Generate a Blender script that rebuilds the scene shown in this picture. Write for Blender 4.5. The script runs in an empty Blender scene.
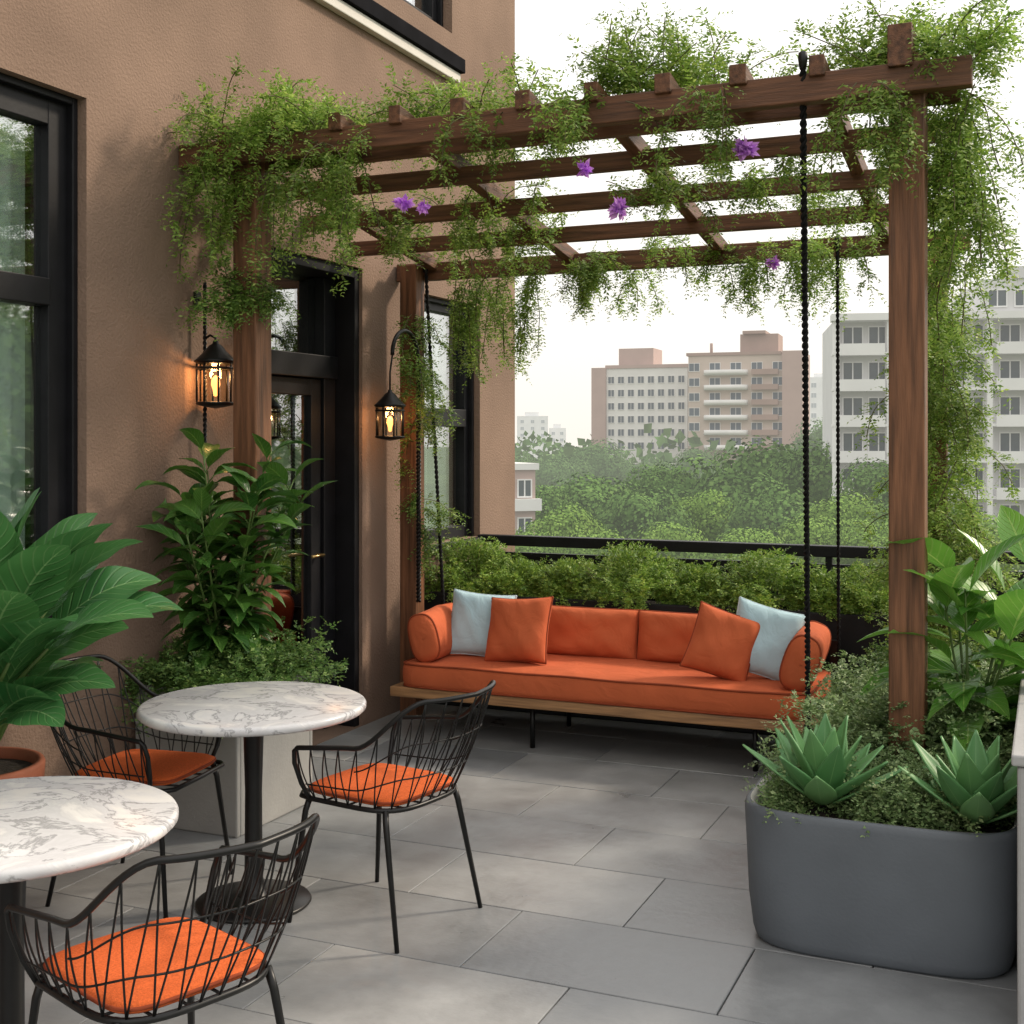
import bpy, math, random
import numpy as np
from mathutils import Vector, Matrix
random.seed(4); RNG=np.random.default_rng(4)
S=bpy.context.scene; COL=S.collection
PI=math.pi
# ---------- camera model (used for planning positions) ----------
F_=1250.0; CH=1.65; HZ=440.0
YAW=math.radians(23.3); sn,cs=math.sin(YAW),math.cos(YAW)
def D(px):
    u=(px-512)/F_; return (-sn+cs*u, cs+sn*u)
def W(px,d): a=D(px); return (a[0]*d,a[1]*d)
# ---------- materials ----------
def nt(name):
    m=bpy.data.materials.new(name); m.use_nodes=True
    t=m.node_tree; b=t.nodes['Principled BSDF']; return m,t,b
def c4(c): return (c[0],c[1],c[2],1)
def M(name,col,rough=.6,metal=0,var=.12,vs=4,bump=0,bs=60,spec=.5,emit=None,es=0,stretch=None,detail=5,rv=0,bd=.01):
    m,t,b=nt(name); N=t.nodes; L=t.links
    tc=N.new('ShaderNodeTexCoord'); mp=N.new('ShaderNodeMapping'); L.new(tc.outputs['Object'],mp.inputs[0])
    if stretch: mp.inputs['Scale'].default_value=stretch
    n=N.new('ShaderNodeTexNoise'); n.inputs['Scale'].default_value=vs; n.inputs['Detail'].default_value=detail; L.new(mp.outputs[0],n.inputs['Vector'])
    r=N.new('ShaderNodeValToRGB'); r.color_ramp.elements[0].position=.3; r.color_ramp.elements[1].position=.7
    r.color_ramp.elements[0].color=c4([x*(1-var) for x in col]); r.color_ramp.elements[1].color=c4([min(1,x*(1+var)) for x in col])
    L.new(n.outputs['Fac'],r.inputs[0]); L.new(r.outputs[0],b.inputs['Base Color'])
    b.inputs['Roughness'].default_value=rough; b.inputs['Metallic'].default_value=metal; b.inputs['Specular IOR Level'].default_value=spec
    if rv:
        mr=N.new('ShaderNodeMapRange'); mr.inputs['To Min'].default_value=rough-rv; mr.inputs['To Max'].default_value=rough+rv
        L.new(n.outputs['Fac'],mr.inputs[0]); L.new(mr.outputs[0],b.inputs['Roughness'])
    if bump:
        n2=N.new('ShaderNodeTexNoise'); n2.inputs['Scale'].default_value=bs; n2.inputs['Detail'].default_value=6; L.new(mp.outputs[0],n2.inputs['Vector'])
        bp=N.new('ShaderNodeBump'); bp.inputs['Strength'].default_value=bump; bp.inputs['Distance'].default_value=bd
        L.new(n2.outputs['Fac'],bp.inputs['Height']); L.new(bp.outputs[0],b.inputs['Normal'])
    if emit: b.inputs['Emission Color'].default_value=c4(emit); b.inputs['Emission Strength'].default_value=es
    return m
def leafmat(name,c1,c2,c3=None,trans=.3,rough=.5,emit=None,es=0,spec=.4):
    m,t,b=nt(name); N=t.nodes; L=t.links
    g=N.new('ShaderNodeNewGeometry'); r=N.new('ShaderNodeValToRGB')
    e=r.color_ramp.elements; e[0].color=c4(c1); e[1].color=c4(c3 or c2)
    if c3: x=e.new(.6); x.color=c4(c2)
    L.new(g.outputs['Random Per Island'],r.inputs[0])
    tc=N.new('ShaderNodeTexCoord'); n=N.new('ShaderNodeTexNoise'); n.inputs['Scale'].default_value=2.2 if not emit else .3; n.inputs['Detail'].default_value=1
    L.new(tc.outputs['Object'],n.inputs['Vector'])
    mr=N.new('ShaderNodeMapRange'); mr.inputs['From Min'].default_value=.3; mr.inputs['From Max'].default_value=.7; mr.inputs['To Min'].default_value=.65; mr.inputs['To Max'].default_value=1.35
    L.new(n.outputs['Fac'],mr.inputs[0])
    mx=N.new('ShaderNodeVectorMath'); mx.operation='SCALE'; L.new(r.outputs[0],mx.inputs[0]); L.new(mr.outputs[0],mx.inputs['Scale'])
    L.new(mx.outputs[0],b.inputs['Base Color']); b.inputs['Roughness'].default_value=rough; b.inputs['Specular IOR Level'].default_value=spec
    if emit: b.inputs['Emission Color'].default_value=c4(emit); b.inputs['Emission Strength'].default_value=es
    if trans>0:
        tr=N.new('ShaderNodeBsdfTranslucent'); L.new(mx.outputs[0],tr.inputs[0])
        mi=N.new('ShaderNodeMixShader'); mi.inputs[0].default_value=trans; L.new(b.outputs[0],mi.inputs[1]); L.new(tr.outputs[0],mi.inputs[2])
        L.new(mi.outputs[0],N['Material Output'].inputs[0])
    return m
def bladmat(name,dark,light,rib,veins=11,rough=.35,ribw=.035,trans=.2,vf=.3,rf=.7):
    m,t,b=nt(name); N=t.nodes; L=t.links
    uv=N.new('ShaderNodeUVMap'); sp=N.new('ShaderNodeSeparateXYZ'); L.new(uv.outputs[0],sp.inputs[0])
    def mth(op,a,bb=None,c=None):
        x=N.new('ShaderNodeMath'); x.operation=op
        for i,v in enumerate((a,bb,c)):
            if v is None: continue
            if isinstance(v,(int,float)): x.inputs[i].default_value=v
            else: L.new(v,x.inputs[i])
        return x.outputs[0]
    av=mth('ABSOLUTE',mth('SUBTRACT',sp.outputs[1],.5))
    ph=mth('SUBTRACT',mth('MULTIPLY',sp.outputs[0],veins*2*PI),mth('MULTIPLY',av,veins*3.2))
    wv=mth('SINE',ph); vein=mth('POWER',mth('MULTIPLY_ADD',wv,.5,.5),14)
    g=N.new('ShaderNodeNewGeometry')
    n=N.new('ShaderNodeTexNoise'); n.inputs['Scale'].default_value=5; tc=N.new('ShaderNodeTexCoord'); L.new(tc.outputs['Object'],n.inputs['Vector'])
    f=mth('ADD',mth('MULTIPLY',g.outputs['Random Per Island'],.6),mth('MULTIPLY',mth('SUBTRACT',n.outputs['Fac'],.3),.9))
    mix=N.new('ShaderNodeMix'); mix.data_type='RGBA'; mix.inputs[6].default_value=c4(dark); mix.inputs[7].default_value=c4(light); L.new(f,mix.inputs[0])
    ribf=mth('LESS_THAN',av,ribw); fac=mth('MAXIMUM',mth('MULTIPLY',ribf,rf),mth('MULTIPLY',vein,vf))
    m2=N.new('ShaderNodeMix'); m2.data_type='RGBA'; m2.inputs[7].default_value=c4(rib); L.new(mix.outputs[2],m2.inputs[6]); L.new(fac,m2.inputs[0])
    L.new(m2.outputs[2],b.inputs['Base Color']); b.inputs['Roughness'].default_value=rough
    bp=N.new('ShaderNodeBump'); bp.inputs['Strength'].default_value=.6; bp.inputs['Distance'].default_value=.004; bp.invert=True
    L.new(vein,bp.inputs['Height']); L.new(bp.outputs[0],b.inputs['Normal'])
    tr=N.new('ShaderNodeBsdfTranslucent'); L.new(m2.outputs[2],tr.inputs[0])
    mi=N.new('ShaderNodeMixShader'); mi.inputs[0].default_value=trans; L.new(b.outputs[0],mi.inputs[1]); L.new(tr.outputs[0],mi.inputs[2])
    L.new(mi.outputs[0],N['Material Output'].inputs[0]); return m
def glassmat(name,tint,refl=.35,rough=.02):
    m=bpy.data.materials.new(name); m.use_nodes=True; t=m.node_tree; N=t.nodes; L=t.links
    N.remove(N['Principled BSDF'])
    tr=N.new('ShaderNodeBsdfTransparent'); tr.inputs[0].default_value=c4(tint)
    gl=N.new('ShaderNodeBsdfGlossy'); gl.inputs['Roughness'].default_value=rough; gl.inputs[0].default_value=(.9,.92,.95,1)
    lw=N.new('ShaderNodeLayerWeight'); lw.inputs[0].default_value=.5
    mr=N.new('ShaderNodeMapRange'); mr.inputs['To Min'].default_value=refl*.55; mr.inputs['To Max'].default_value=min(1,refl*2); L.new(lw.outputs['Facing'],mr.inputs[0])
    mi=N.new('ShaderNodeMixShader'); L.new(mr.outputs[0],mi.inputs[0]); L.new(tr.outputs[0],mi.inputs[1]); L.new(gl.outputs[0],mi.inputs[2])
    L.new(mi.outputs[0],N['Material Output'].inputs[0]); return m

stucco=M('stucco',(.225,.152,.113),.92,var=.16,vs=1.6,bump=.5,bs=75,detail=10,bd=.012,spec=.2)
cream=M('cream_trim',(.6,.57,.52),.7,var=.08)
blackm=M('black_paint',(.008,.008,.010),.5,var=.3,vs=8,bump=.05,spec=.25)
blackgut=M('black_gutter',(.008,.008,.010),.9,var=.3,vs=8,spec=.05)
blackr=M('black_metal',(.008,.008,.008),.38,metal=.2,var=.3,vs=20,spec=.4)
blackrope=M('black_rope',(.012,.012,.013),.8,var=.4,vs=60,bump=.4,bs=300,spec=.2)
darkpl=M('dark_planter',(.012,.013,.015),.6,var=.25,vs=3,bump=.1,spec=.3)
woodv=M('red_brown_wood',(.15,.066,.032),.5,var=.5,vs=9,bump=.3,bs=40,stretch=(6,6,.35),rv=.1,spec=.35)
woodx=M('red_brown_wood_beam',(.125,.055,.028),.55,var=.5,vs=9,bump=.3,bs=40,stretch=(.35,6,6),rv=.1,spec=.35)
woody=M('red_brown_wood_rafter',(.12,.053,.027),.55,var=.5,vs=9,bump=.3,bs=40,stretch=(6,.35,6),spec=.35)
seatwood=M('honey_wood',(.32,.17,.075),.45,var=.4,vs=9,bump=.2,bs=40,stretch=(.4,7,7))
def fabric(name,col,spec=.15,var=.1,fine=420):
    m=M(name,col,.88,var=var,vs=5,bump=.35,bs=fine,spec=spec,bd=.002); t=m.node_tree; N=t.nodes; L=t.links
    b=N['Principled BSDF']; old=b.inputs['Normal'].links[0].from_node
    n=N.new('ShaderNodeTexNoise'); n.inputs['Scale'].default_value=6; n.inputs['Detail'].default_value=3; n.inputs['Distortion'].default_value=1.2
    tc=N.new('ShaderNodeTexCoord'); L.new(tc.outputs['Object'],n.inputs['Vector'])
    bp=N.new('ShaderNodeBump'); bp.inputs['Strength'].default_value=.45; bp.inputs['Distance'].default_value=.028; L.new(n.outputs['Fac'],bp.inputs['Height'])
    L.new(bp.outputs[0],old.inputs['Normal'])
    b.inputs['Sheen Weight'].default_value=.15; b.inputs['Sheen Roughness'].default_value=.5; b.inputs['Sheen Tint'].default_value=c4([min(1,x*1.5+.1) for x in col])
    return m
orange=fabric('orange_fabric',(.50,.115,.045))
orangep=M('orange_piping',(.26,.052,.02),.8,var=.1,vs=14,spec=.2)
orange2=M('orange_chair_fabric',(.60,.118,.03),.9,var=.2,vs=180,bump=.5,bs=300,spec=.2,bd=.003)
bluef=fabric('pale_blue_fabric',(.42,.58,.64),var=.05)
bluep=M('pale_blue_piping',(.5,.63,.68),.85,var=.05,spec=.2)
greypl=M('slate_grey_planter',(.105,.12,.138),.6,var=.12,vs=3,bump=.1,bs=90,rv=.06)
rimm=M('pale_planter_rim',(.6,.58,.53),.7,var=.06)
lightpl=M('light_grey_planter',(.30,.295,.28),.7,var=.12,vs=3,bump=.15,bs=60)
terra=M('terracotta',(.28,.085,.04),.75,var=.2,vs=5,bump=.15)
soil=M('dark_soil',(.025,.018,.012),.95,var=.5,vs=40,bump=.8,bs=60,bd=.02)
curtm=M('pale_green_curtain',(.66,.74,.69),.85,var=.06)
intm=M('interior_plaster',(.14,.13,.12),.9)
concrete=M('pale_concrete',(.33,.33,.33),.8,var=.1,vs=3,bump=.2)
stemm=M('green_stem',(.08,.14,.03),.6,var=.3); brownstem=M('brown_stem',(.09,.08,.03),.8,var=.3)
bark=M('bark',(.05,.045,.035),.9,var=.4,vs=3)
glass=glassmat('window_glass',(.9,.94,.92),.33); dglass=glassmat('door_glass',(.5,.55,.55),.36)
lampglass=glassmat('lamp_glass',(.95,.9,.8),.06)
bulbm=M('lit_bulb',(1,.55,.2),.5,emit=(1,.42,.12),es=2.6)
vineleaf=leafmat('vine_leaf',(.11,.20,.03),(.22,.35,.058),(.40,.50,.125),.45,.5)
vineleaf2=leafmat('vine_leaf_dark',(.07,.145,.026),(.15,.26,.048),(.30,.40,.10),.4,.5)
hedgeleaf=leafmat('hedge_leaf',(.09,.18,.026),(.20,.33,.05),(.38,.49,.11),.3,.5)
sedum=leafmat('grey_green_leaf',(.095,.16,.055),(.18,.275,.10),(.34,.43,.20),.25,.5)
fernleaf=leafmat('ground_fern_leaf',(.06,.135,.03),(.13,.25,.055),(.28,.40,.11),.3,.5)
figleaf=bladmat('broad_leaf',(.028,.13,.037),(.105,.28,.08),(.26,.44,.18),9,.36,.014,.25,.28,.7)
shrubleaf=bladmat('glossy_leaf',(.018,.08,.014),(.09,.21,.032),(.2,.34,.08),8,.32,.03,.25,.1,.5)
bigleaf=bladmat('fresh_leaf',(.05,.18,.024),(.18,.38,.057),(.34,.5,.13),9,.32,.025,.32,.22,.7)
agavem=bladmat('agave_leaf',(.075,.22,.075),(.18,.37,.14),(.24,.44,.18),0.01,.42,.012,.12)
petal=leafmat('purple_petal',(.58,.20,.82),(.88,.46,.97),None,.3,.6)
haze_glow=(.80,.82,.70)  # aerial haze painted into the tree leaves as a faint emission
treeleaf=[leafmat('tree_leaf_a',(.06,.115,.03),(.08,.15,.036),(.11,.18,.05),0,.9,haze_glow,.095,.02),
          leafmat('tree_leaf_b',(.095,.165,.035),(.125,.21,.042),(.17,.255,.06),0,.9,haze_glow,.08,.02),
          leafmat('tree_leaf_far',(.055,.105,.035),(.07,.13,.042),(.09,.15,.05),0,.9,haze_glow,.20,.02)]
def tilemat():
    m,t,b=nt('slate_tile'); N=t.nodes; L=t.links
    g=N.new('ShaderNodeNewGeometry'); tc=N.new('ShaderNodeTexCoord')
    r=N.new('ShaderNodeValToRGB'); e=r.color_ramp.elements; e[0].color=(.20,.21,.218,1); e[1].color=(.295,.298,.296,1)
    L.new(g.outputs['Random Per Island'],r.inputs[0])
    n=N.new('ShaderNodeTexNoise'); n.inputs['Scale'].default_value=2.6; n.inputs['Detail'].default_value=10; n.inputs['Roughness'].default_value=.65; L.new(tc.outputs['Object'],n.inputs['Vector'])
    mr=N.new('ShaderNodeMapRange'); mr.inputs['From Min'].default_value=.3; mr.inputs['From Max'].default_value=.7; mr.inputs['To Min'].default_value=.72; mr.inputs['To Max'].default_value=1.2; L.new(n.outputs['Fac'],mr.inputs[0])
    v=N.new('ShaderNodeVectorMath'); v.operation='SCALE'; L.new(r.outputs[0],v.inputs[0]); L.new(mr.outputs[0],v.inputs['Scale']); L.new(v.outputs[0],b.inputs['Base Color'])
    n2=N.new('ShaderNodeTexNoise'); n2.inputs['Scale'].default_value=22; n2.inputs['Detail'].default_value=8; L.new(tc.outputs['Object'],n2.inputs['Vector'])
    bp=N.new('ShaderNodeBump'); bp.inputs['Strength'].default_value=.35; bp.inputs['Distance'].default_value=.006; L.new(n2.outputs['Fac'],bp.inputs['Height']); L.new(bp.outputs[0],b.inputs['Normal'])
    m3=N.new('ShaderNodeMapRange'); m3.inputs['From Min'].default_value=.3; m3.inputs['From Max'].default_value=.7; m3.inputs['To Min'].default_value=.26; m3.inputs['To Max'].default_value=.5; L.new(n.outputs['Fac'],m3.inputs[0]); L.new(m3.outputs[0],b.inputs['Roughness'])
    return m
tile=tilemat(); grout=M('grout',(.10,.10,.10),.9)
def marblemat():
    m,t,b=nt('white_marble'); N=t.nodes; L=t.links
    tc=N.new('ShaderNodeTexCoord')
    n=N.new('ShaderNodeTexNoise'); n.inputs['Scale'].default_value=3.0; n.inputs['Detail'].default_value=9; n.inputs['Roughness'].default_value=.62; n.inputs['Distortion'].default_value=1.3; L.new(tc.outputs['Object'],n.inputs['Vector'])
    r=N.new('ShaderNodeValToRGB'); e=r.color_ramp.elements
    e[0].position=.40; e[0].color=(.68,.67,.65,1); e[1].position=.62; e[1].color=(.70,.69,.67,1)
    for p,c in ((.465,.60),(.487,.30),(.505,.58),(.55,.53)):
        x=e.new(p); x.color=(c,c,c*1.02,1)
    L.new(n.outputs['Fac'],r.inputs[0]); L.new(r.outputs[0],b.inputs['Base Color']); b.inputs['Roughness'].default_value=.25
    return m
marble=marblemat()
# ---------- mesh builder ----------
class MB:
    def __init__(s): s.v=[]; s.f=[]; s.s=[]; s.uv=None
    def add(s,vs,fs,sm=False):
        o=len(s.v); s.v+= [tuple(v) for v in vs]; s.f+=[tuple(i+o for i in f) for f in fs]; s.s+=[sm]*len(fs); return s
    def box(s,x0,x1,y0,y1,z0,z1):
        vs=[(x,y,z) for z in (z0,z1) for y in (y0,y1) for x in (x0,x1)]
        return s.add(vs,[(0,2,3,1),(4,5,7,6),(0,1,5,4),(2,6,7,3),(0,4,6,2),(1,3,7,5)])
    def tube(s,pts,r,n=8,closed=False,caps=True):
        pts=[Vector(p) for p in pts]; K=len(pts)
        rs=r if isinstance(r,(list,tuple)) else [r]*K
        up=None; vs=[]
        for i,p in enumerate(pts):
            if closed: t=(pts[(i+1)%K]-pts[i-1])
            else: t=pts[min(i+1,K-1)]-pts[max(i-1,0)]
            t.normalize()
            if up is None:
                a=Vector((0,0,1)) if abs(t.z)<.9 else Vector((1,0,0)); up=(a-t*a.dot(t)).normalized()
            else:
                up=(up-t*up.dot(t)); up=up.normalized() if up.length>1e-6 else Vector((1,0,0))
            b=t.cross(up)
            for k in range(n):
                a=2*PI*k/n; vs.append(p+(up*math.cos(a)+b*math.sin(a))*rs[i])
        fs=[]
        for i in range(K if closed else K-1):
            j=(i+1)%K
            for k in range(n):
                l=(k+1)%n; fs.append((i*n+k,i*n+l,j*n+l,j*n+k))
        if caps and not closed: fs.append(tuple(range(n))[::-1]); fs.append(tuple((K-1)*n+k for k in range(n)))
        return s.add(vs,fs,True)
    def lathe(s,prof,c=(0,0,0),n=32,sx=1,sy=1,e=2.0,wav=None,sm=True):
        vs=[];K=len(prof)
        for (r,z) in prof:
            for k in range(n):
                a=2*PI*k/n; ca,sa=math.cos(a),math.sin(a)
                q=(abs(ca)**e+abs(sa)**e)**(-1/e)
                vs.append((c[0]+r*sx*ca*q,c[1]+r*sy*sa*q,c[2]+z+(wav(a) if wav else 0)))
        fs=[]
        for i in range(K-1):
            for k in range(n):
                l=(k+1)%n; fs.append((i*n+k,i*n+l,(i+1)*n+l,(i+1)*n+k))
        if prof[0][0]>1e-4: fs.append(tuple(range(n))[::-1])
        if prof[-1][0]>1e-4: fs.append(tuple((K-1)*n+k for k in range(n)))
        return s.add(vs,fs,sm)
    def build(s,name,mat,parent=None,bevel=0,seg=2,world=True,smooth=None):
        off=Vector((0,0,0))
        if parent is not None and world:
            p=parent
            while p is not None: off+=p.location; p=p.parent
        me=bpy.data.meshes.new(name); me.from_pydata([tuple(Vector(v)-off) for v in s.v],[],s.f)
        me.polygons.foreach_set('use_smooth',s.s if smooth is None else [smooth]*len(s.f)); me.materials.append(mat); me.update()
        o=bpy.data.objects.new(name,me); COL.objects.link(o)
        if parent is not None: o.parent=parent
        if bevel:
            b=o.modifiers.new('b','BEVEL'); b.width=bevel; b.segments=seg; b.limit_method='ANGLE'; b.angle_limit=math.radians(40)
        return o
def tag(o,label=None,cat=None,group=None,kind=None):
    if label: o['label']=label
    if cat: o['category']=cat
    if group: o['group']=group
    if kind: o['kind']=kind
    return o
def thing(name,label,cat,loc=(0,0,0),rz=0,group=None):
    o=bpy.data.objects.new(name,None); COL.objects.link(o); o.location=loc; o.rotation_euler=(0,0,rz); o.empty_display_size=.1
    return tag(o,label,cat,group)
def copy_tree(o,parent=None):
    c=o.copy(); COL.objects.link(c)
    if parent is not None: c.parent=parent
    for ch in list(o.children): copy_tree(ch,c)
    return c
# ---------- numpy leaf tools ----------
def quads(name,mat,P,DIR,NRM,L,Wd,parent=None,off=(0,0,0),mid=.45):
    P=np.asarray(P,float)-np.array(off); n=len(P)
    DIR=DIR/np.maximum(np.linalg.norm(DIR,axis=1,keepdims=True),1e-6)
    SD=np.cross(DIR,NRM); SD/=np.maximum(np.linalg.norm(SD,axis=1,keepdims=True),1e-6)
    L=np.broadcast_to(np.asarray(L,float),(n,))[:,None]; Wd=np.broadcast_to(np.asarray(Wd,float),(n,))[:,None]
    V=np.empty((n,4,3)); V[:,0]=P; V[:,1]=P+DIR*L*mid+SD*Wd/2; V[:,2]=P+DIR*L; V[:,3]=P+DIR*L*mid-SD*Wd/2
    me=bpy.data.meshes.new(name); me.vertices.add(4*n); me.vertices.foreach_set('co',V.ravel())
    me.loops.add(4*n); me.loops.foreach_set('vertex_index',np.arange(4*n,dtype=np.int32))
    me.polygons.add(n); me.polygons.foreach_set('loop_start',np.arange(n,dtype=np.int32)*4)
    try: me.polygons.foreach_set('loop_total',np.full(n,4,dtype=np.int32))
    except Exception: pass
    me.materials.append(mat); me.update(calc_edges=True)
    o=bpy.data.objects.new(name,me); COL.objects.link(o)
    if parent is not None: o.parent=parent
    return o
def rv(n): 
    a=RNG.normal(size=(n,3)); return a/np.linalg.norm(a,axis=1,keepdims=True)
def grow(starts,dirs,lens,K,droop,wob=.25):
    p=np.array(starts,float); d=np.array(dirs,float); d/=np.linalg.norm(d,axis=1,keepdims=True)
    ds=(np.asarray(lens)/K)[:,None]; out=[p.copy()]; dd=[d.copy()]
    for k in range(K):
        d=d+np.array([0,0,-1])*droop*ds*6+RNG.normal(size=d.shape)*wob*.3
        d/=np.linalg.norm(d,axis=1,keepdims=True); p=p+d*ds; out.append(p.copy()); dd.append(d.copy())
    return np.array(out),np.array(dd)
def foliage(starts,dirs,lens,droop=1.0,K=14,side=2,sidelen=.11,leaf=.026,wid=.42,k2=6,wob=.25):
    Pt,Dt=grow(starts,dirs,lens,K,droop,wob)
    A=Pt[1:].reshape(-1,3); B=Dt[1:].reshape(-1,3)
    A=np.repeat(A,side,0); B=np.repeat(B,side,0)
    n=len(A); keep=RNG.random(n)<.85; A=A[keep]; B=B[keep]; n=len(A)
    r=rv(n); sd=r-B*(r*B).sum(1,keepdims=True)*.8+B*.55
    sl=sidelen*RNG.uniform(.45,1.25,n)
    P2,D2=grow(A,sd,sl,k2,1.2,.35)
    LP=[];LD=[];LN=[];LL=[]
    for k in range(1,k2+1):
        p=P2[k];d=D2[k]; up=np.cross(d,rv(n)*.4+np.array([0,0,1.])); up/=np.maximum(np.linalg.norm(up,axis=1,keepdims=True),1e-6)
        for s in (-1,1):
            LP.append(p); LD.append(up*s+d*.7+RNG.normal(size=p.shape)*.25); LN.append(np.cross(up,d)+RNG.normal(size=p.shape)*.35); LL.append(leaf*RNG.uniform(.6,1.25,n)*(1.1-.5*k/k2))
    LP=np.concatenate(LP);LD=np.concatenate(LD);LN=np.concatenate(LN);LL=np.concatenate(LL)
    return LP,LD,LN,LL,Pt
def stems(name,Pt,r,mat,parent,off,every=1):
    mb=MB(); o=Vector(off)
    for i in range(0,Pt.shape[1],every):
        mb.tube([Vector(Pt[k,i])-o for k in range(Pt.shape[0])],r,3,caps=False)
    return mb.build(name,mat,parent,world=False)
class Blades:
    def __init__(s): s.v=[];s.f=[];s.uv=[]
    def leaf(s,p,d,L,Wd,bend=1.0,fold=.25,n=10,pw=.85,twist=0,wave=.0,m=2,tip=1.0):
        p=Vector(p); d=Vector(d).normalized(); o=len(s.v); C=2*m+1
        ph=random.uniform(0,6)
        side=d.cross(Vector((0,0,1)))
        if side.length<.05: side=Vector((1,0,0))
        side.normalize()
        side=Matrix.Rotation(twist,3,d)@side
        for i in range(n+1):
            t=i/n
            nrm=side.cross(d).normalized()
            w=Wd/2*max(0,math.sin(PI*min(1,(t**pw))))**tip if 0<i<n else Wd*.01
            for j in range(-m,m+1):
                q=j/m; 
                s.v.append(tuple(p+side*w*q+nrm*(abs(q)**1.5*w*fold+wave*w*math.sin(t*14+ph+q*2)*abs(q))))
                s.uv.append((t,.5+q*.5))
            d=(d+Vector((0,0,-1))*bend/n).normalized(); side=(side-d*side.dot(d)).normalized()
            p=p+d*(L/n)
        for i in range(n):
            for j in range(C-1):
                a=o+i*C+j; s.f.append((a,a+1,a+C+1,a+C))
        return p
    def build(s,name,mat,parent,off=(0,0,0)):
        o=Vector(off); me=bpy.data.meshes.new(name); me.from_pydata([tuple(Vector(v)-o) for v in s.v],[],s.f)
        u=me.uv_layers.new(name='UVMap')
        li=np.empty(len(me.loops),dtype=np.int32); me.loops.foreach_get('vertex_index',li)
        u.data.foreach_set('uv',np.array(s.uv)[li].ravel()); me.polygons.foreach_set('use_smooth',[True]*len(s.f)); me.materials.append(mat)
        ob=bpy.data.objects.new(name,me); COL.objects.link(ob); ob.parent=parent; return ob

# ================= SETTING =================
GZ=-14.0
g=MB(); g.add([(-2500,-2500,GZ),(2500,-2500,GZ),(2500,2500,GZ),(-2500,2500,GZ)],[(0,1,2,3)])
tag(g.build('ground',M('park_ground',(.08,.11,.05),.95,var=.4,vs=.05)),kind='structure')
WX=-3.65; WEND=8.53
t=MB(); t.box(WX,.16,-1.6,8.05,-.35,-.03); tag(t.build('terrace_slab',grout),kind='structure')
t=MB(); 
y=3.53-.51*10; row=0; TW=.82
while y<8.05:
    x=-1.70-TW*6+(TW*.45 if row%2 else 0)
    while x<.16:
        x0=max(x+.002,WX+.002); x1=min(x+TW-.002,.155); y0=y+.002; y1=min(y+.508,8.04)
        if x1-x0>.02 and y1-y0>.02:
            dz=random.uniform(-.001,.001); t.box(x0,x1,y0,y1,-.028,dz)
        x+=TW
    y+=.51; row+=1
tag(t.build('floor',tile,bevel=.003,seg=2),kind='structure')
B=thing('apartment_building','brown stucco building with black framed windows and door along the left of the terrace','building',(WX,3.5,0))
ops=[(2.3,4.04,.9,3.06),(5.34,6.29,0,2.64),(7.04,7.91,.98,2.58),(6.58,7.47,4.35,6.0)]
w=MB(); TX=-.30
def wallrect(y0,y1,z0,z1):
    w.add([(WX,y0,z0),(WX,y1,z0),(WX,y1,z1),(WX,y0,z1)],[(0,1,2,3)])
yc=sorted({-1.6,WEND,2.3,4.04,5.34,6.29,7.04,7.91,6.58,7.47}); zc=sorted({GZ,0,.9,.98,2.58,2.64,3.06,4.35,6.0,9.0})
for i in range(len(yc)-1):
    for j in range(len(zc)-1):
        ym=(yc[i]+yc[i+1])/2; zm=(zc[j]+zc[j+1])/2
        if not any(a<ym<b and c<zm<d_ for a,b,c,d_ in ops): wallrect(yc[i],yc[i+1],zc[j],zc[j+1])
for a,b,c,d_ in ops:
    w.add([(WX,a,c),(WX,b,c),(WX,b,d_),(WX,a,d_),(WX+TX,a,c),(WX+TX,b,c),(WX+TX,b,d_),(WX+TX,a,d_)],[(0,1,5,4),(1,2,6,5),(2,3,7,6),(3,0,4,7)])
w.add([(WX,WEND,GZ),(WX-8,WEND,GZ),(WX-8,WEND,9),(WX,WEND,9)],[(0,1,2,3)])
w.add([(WX,-1.6,9),(WX,WEND,9),(WX-8,WEND,9),(WX-8,-1.6,9)],[(0,1,2,3)])
w.add([(WX,-1.6,GZ),(WX-8,-1.6,GZ),(WX-8,-1.6,9),(WX,-1.6,9)],[(3,2,1,0)])
w.add([(WX-8,-1.6,GZ),(WX-8,WEND,GZ),(WX-8,WEND,9),(WX-8,-1.6,9)],[(3,2,1,0)])
w.build('wall',stucco,B)
r=MB(); r.box(WX-3.5,WX-3.4,-1.5,8.4,0,6.5); r.box(WX-3.4,WX-.31,-1.5,8.4,-.05,-.01); r.box(WX-3.4,WX-.31,-1.5,8.4,3.3,3.4); r.box(WX-3.4,WX-.31,-1.5,8.4,6.5,6.6); r.build('interior_wall',intm,B)
l=MB(); l.box(WX,WX+.05,-1.6,7.5,4.02,4.085); l.build('ledge',cream,B,bevel=.006)
l=MB(); l.box(WX,WX+.075,-1.6,7.52,4.088,4.18); l.build('gutter',blackgut,B,bevel=.004)
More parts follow.
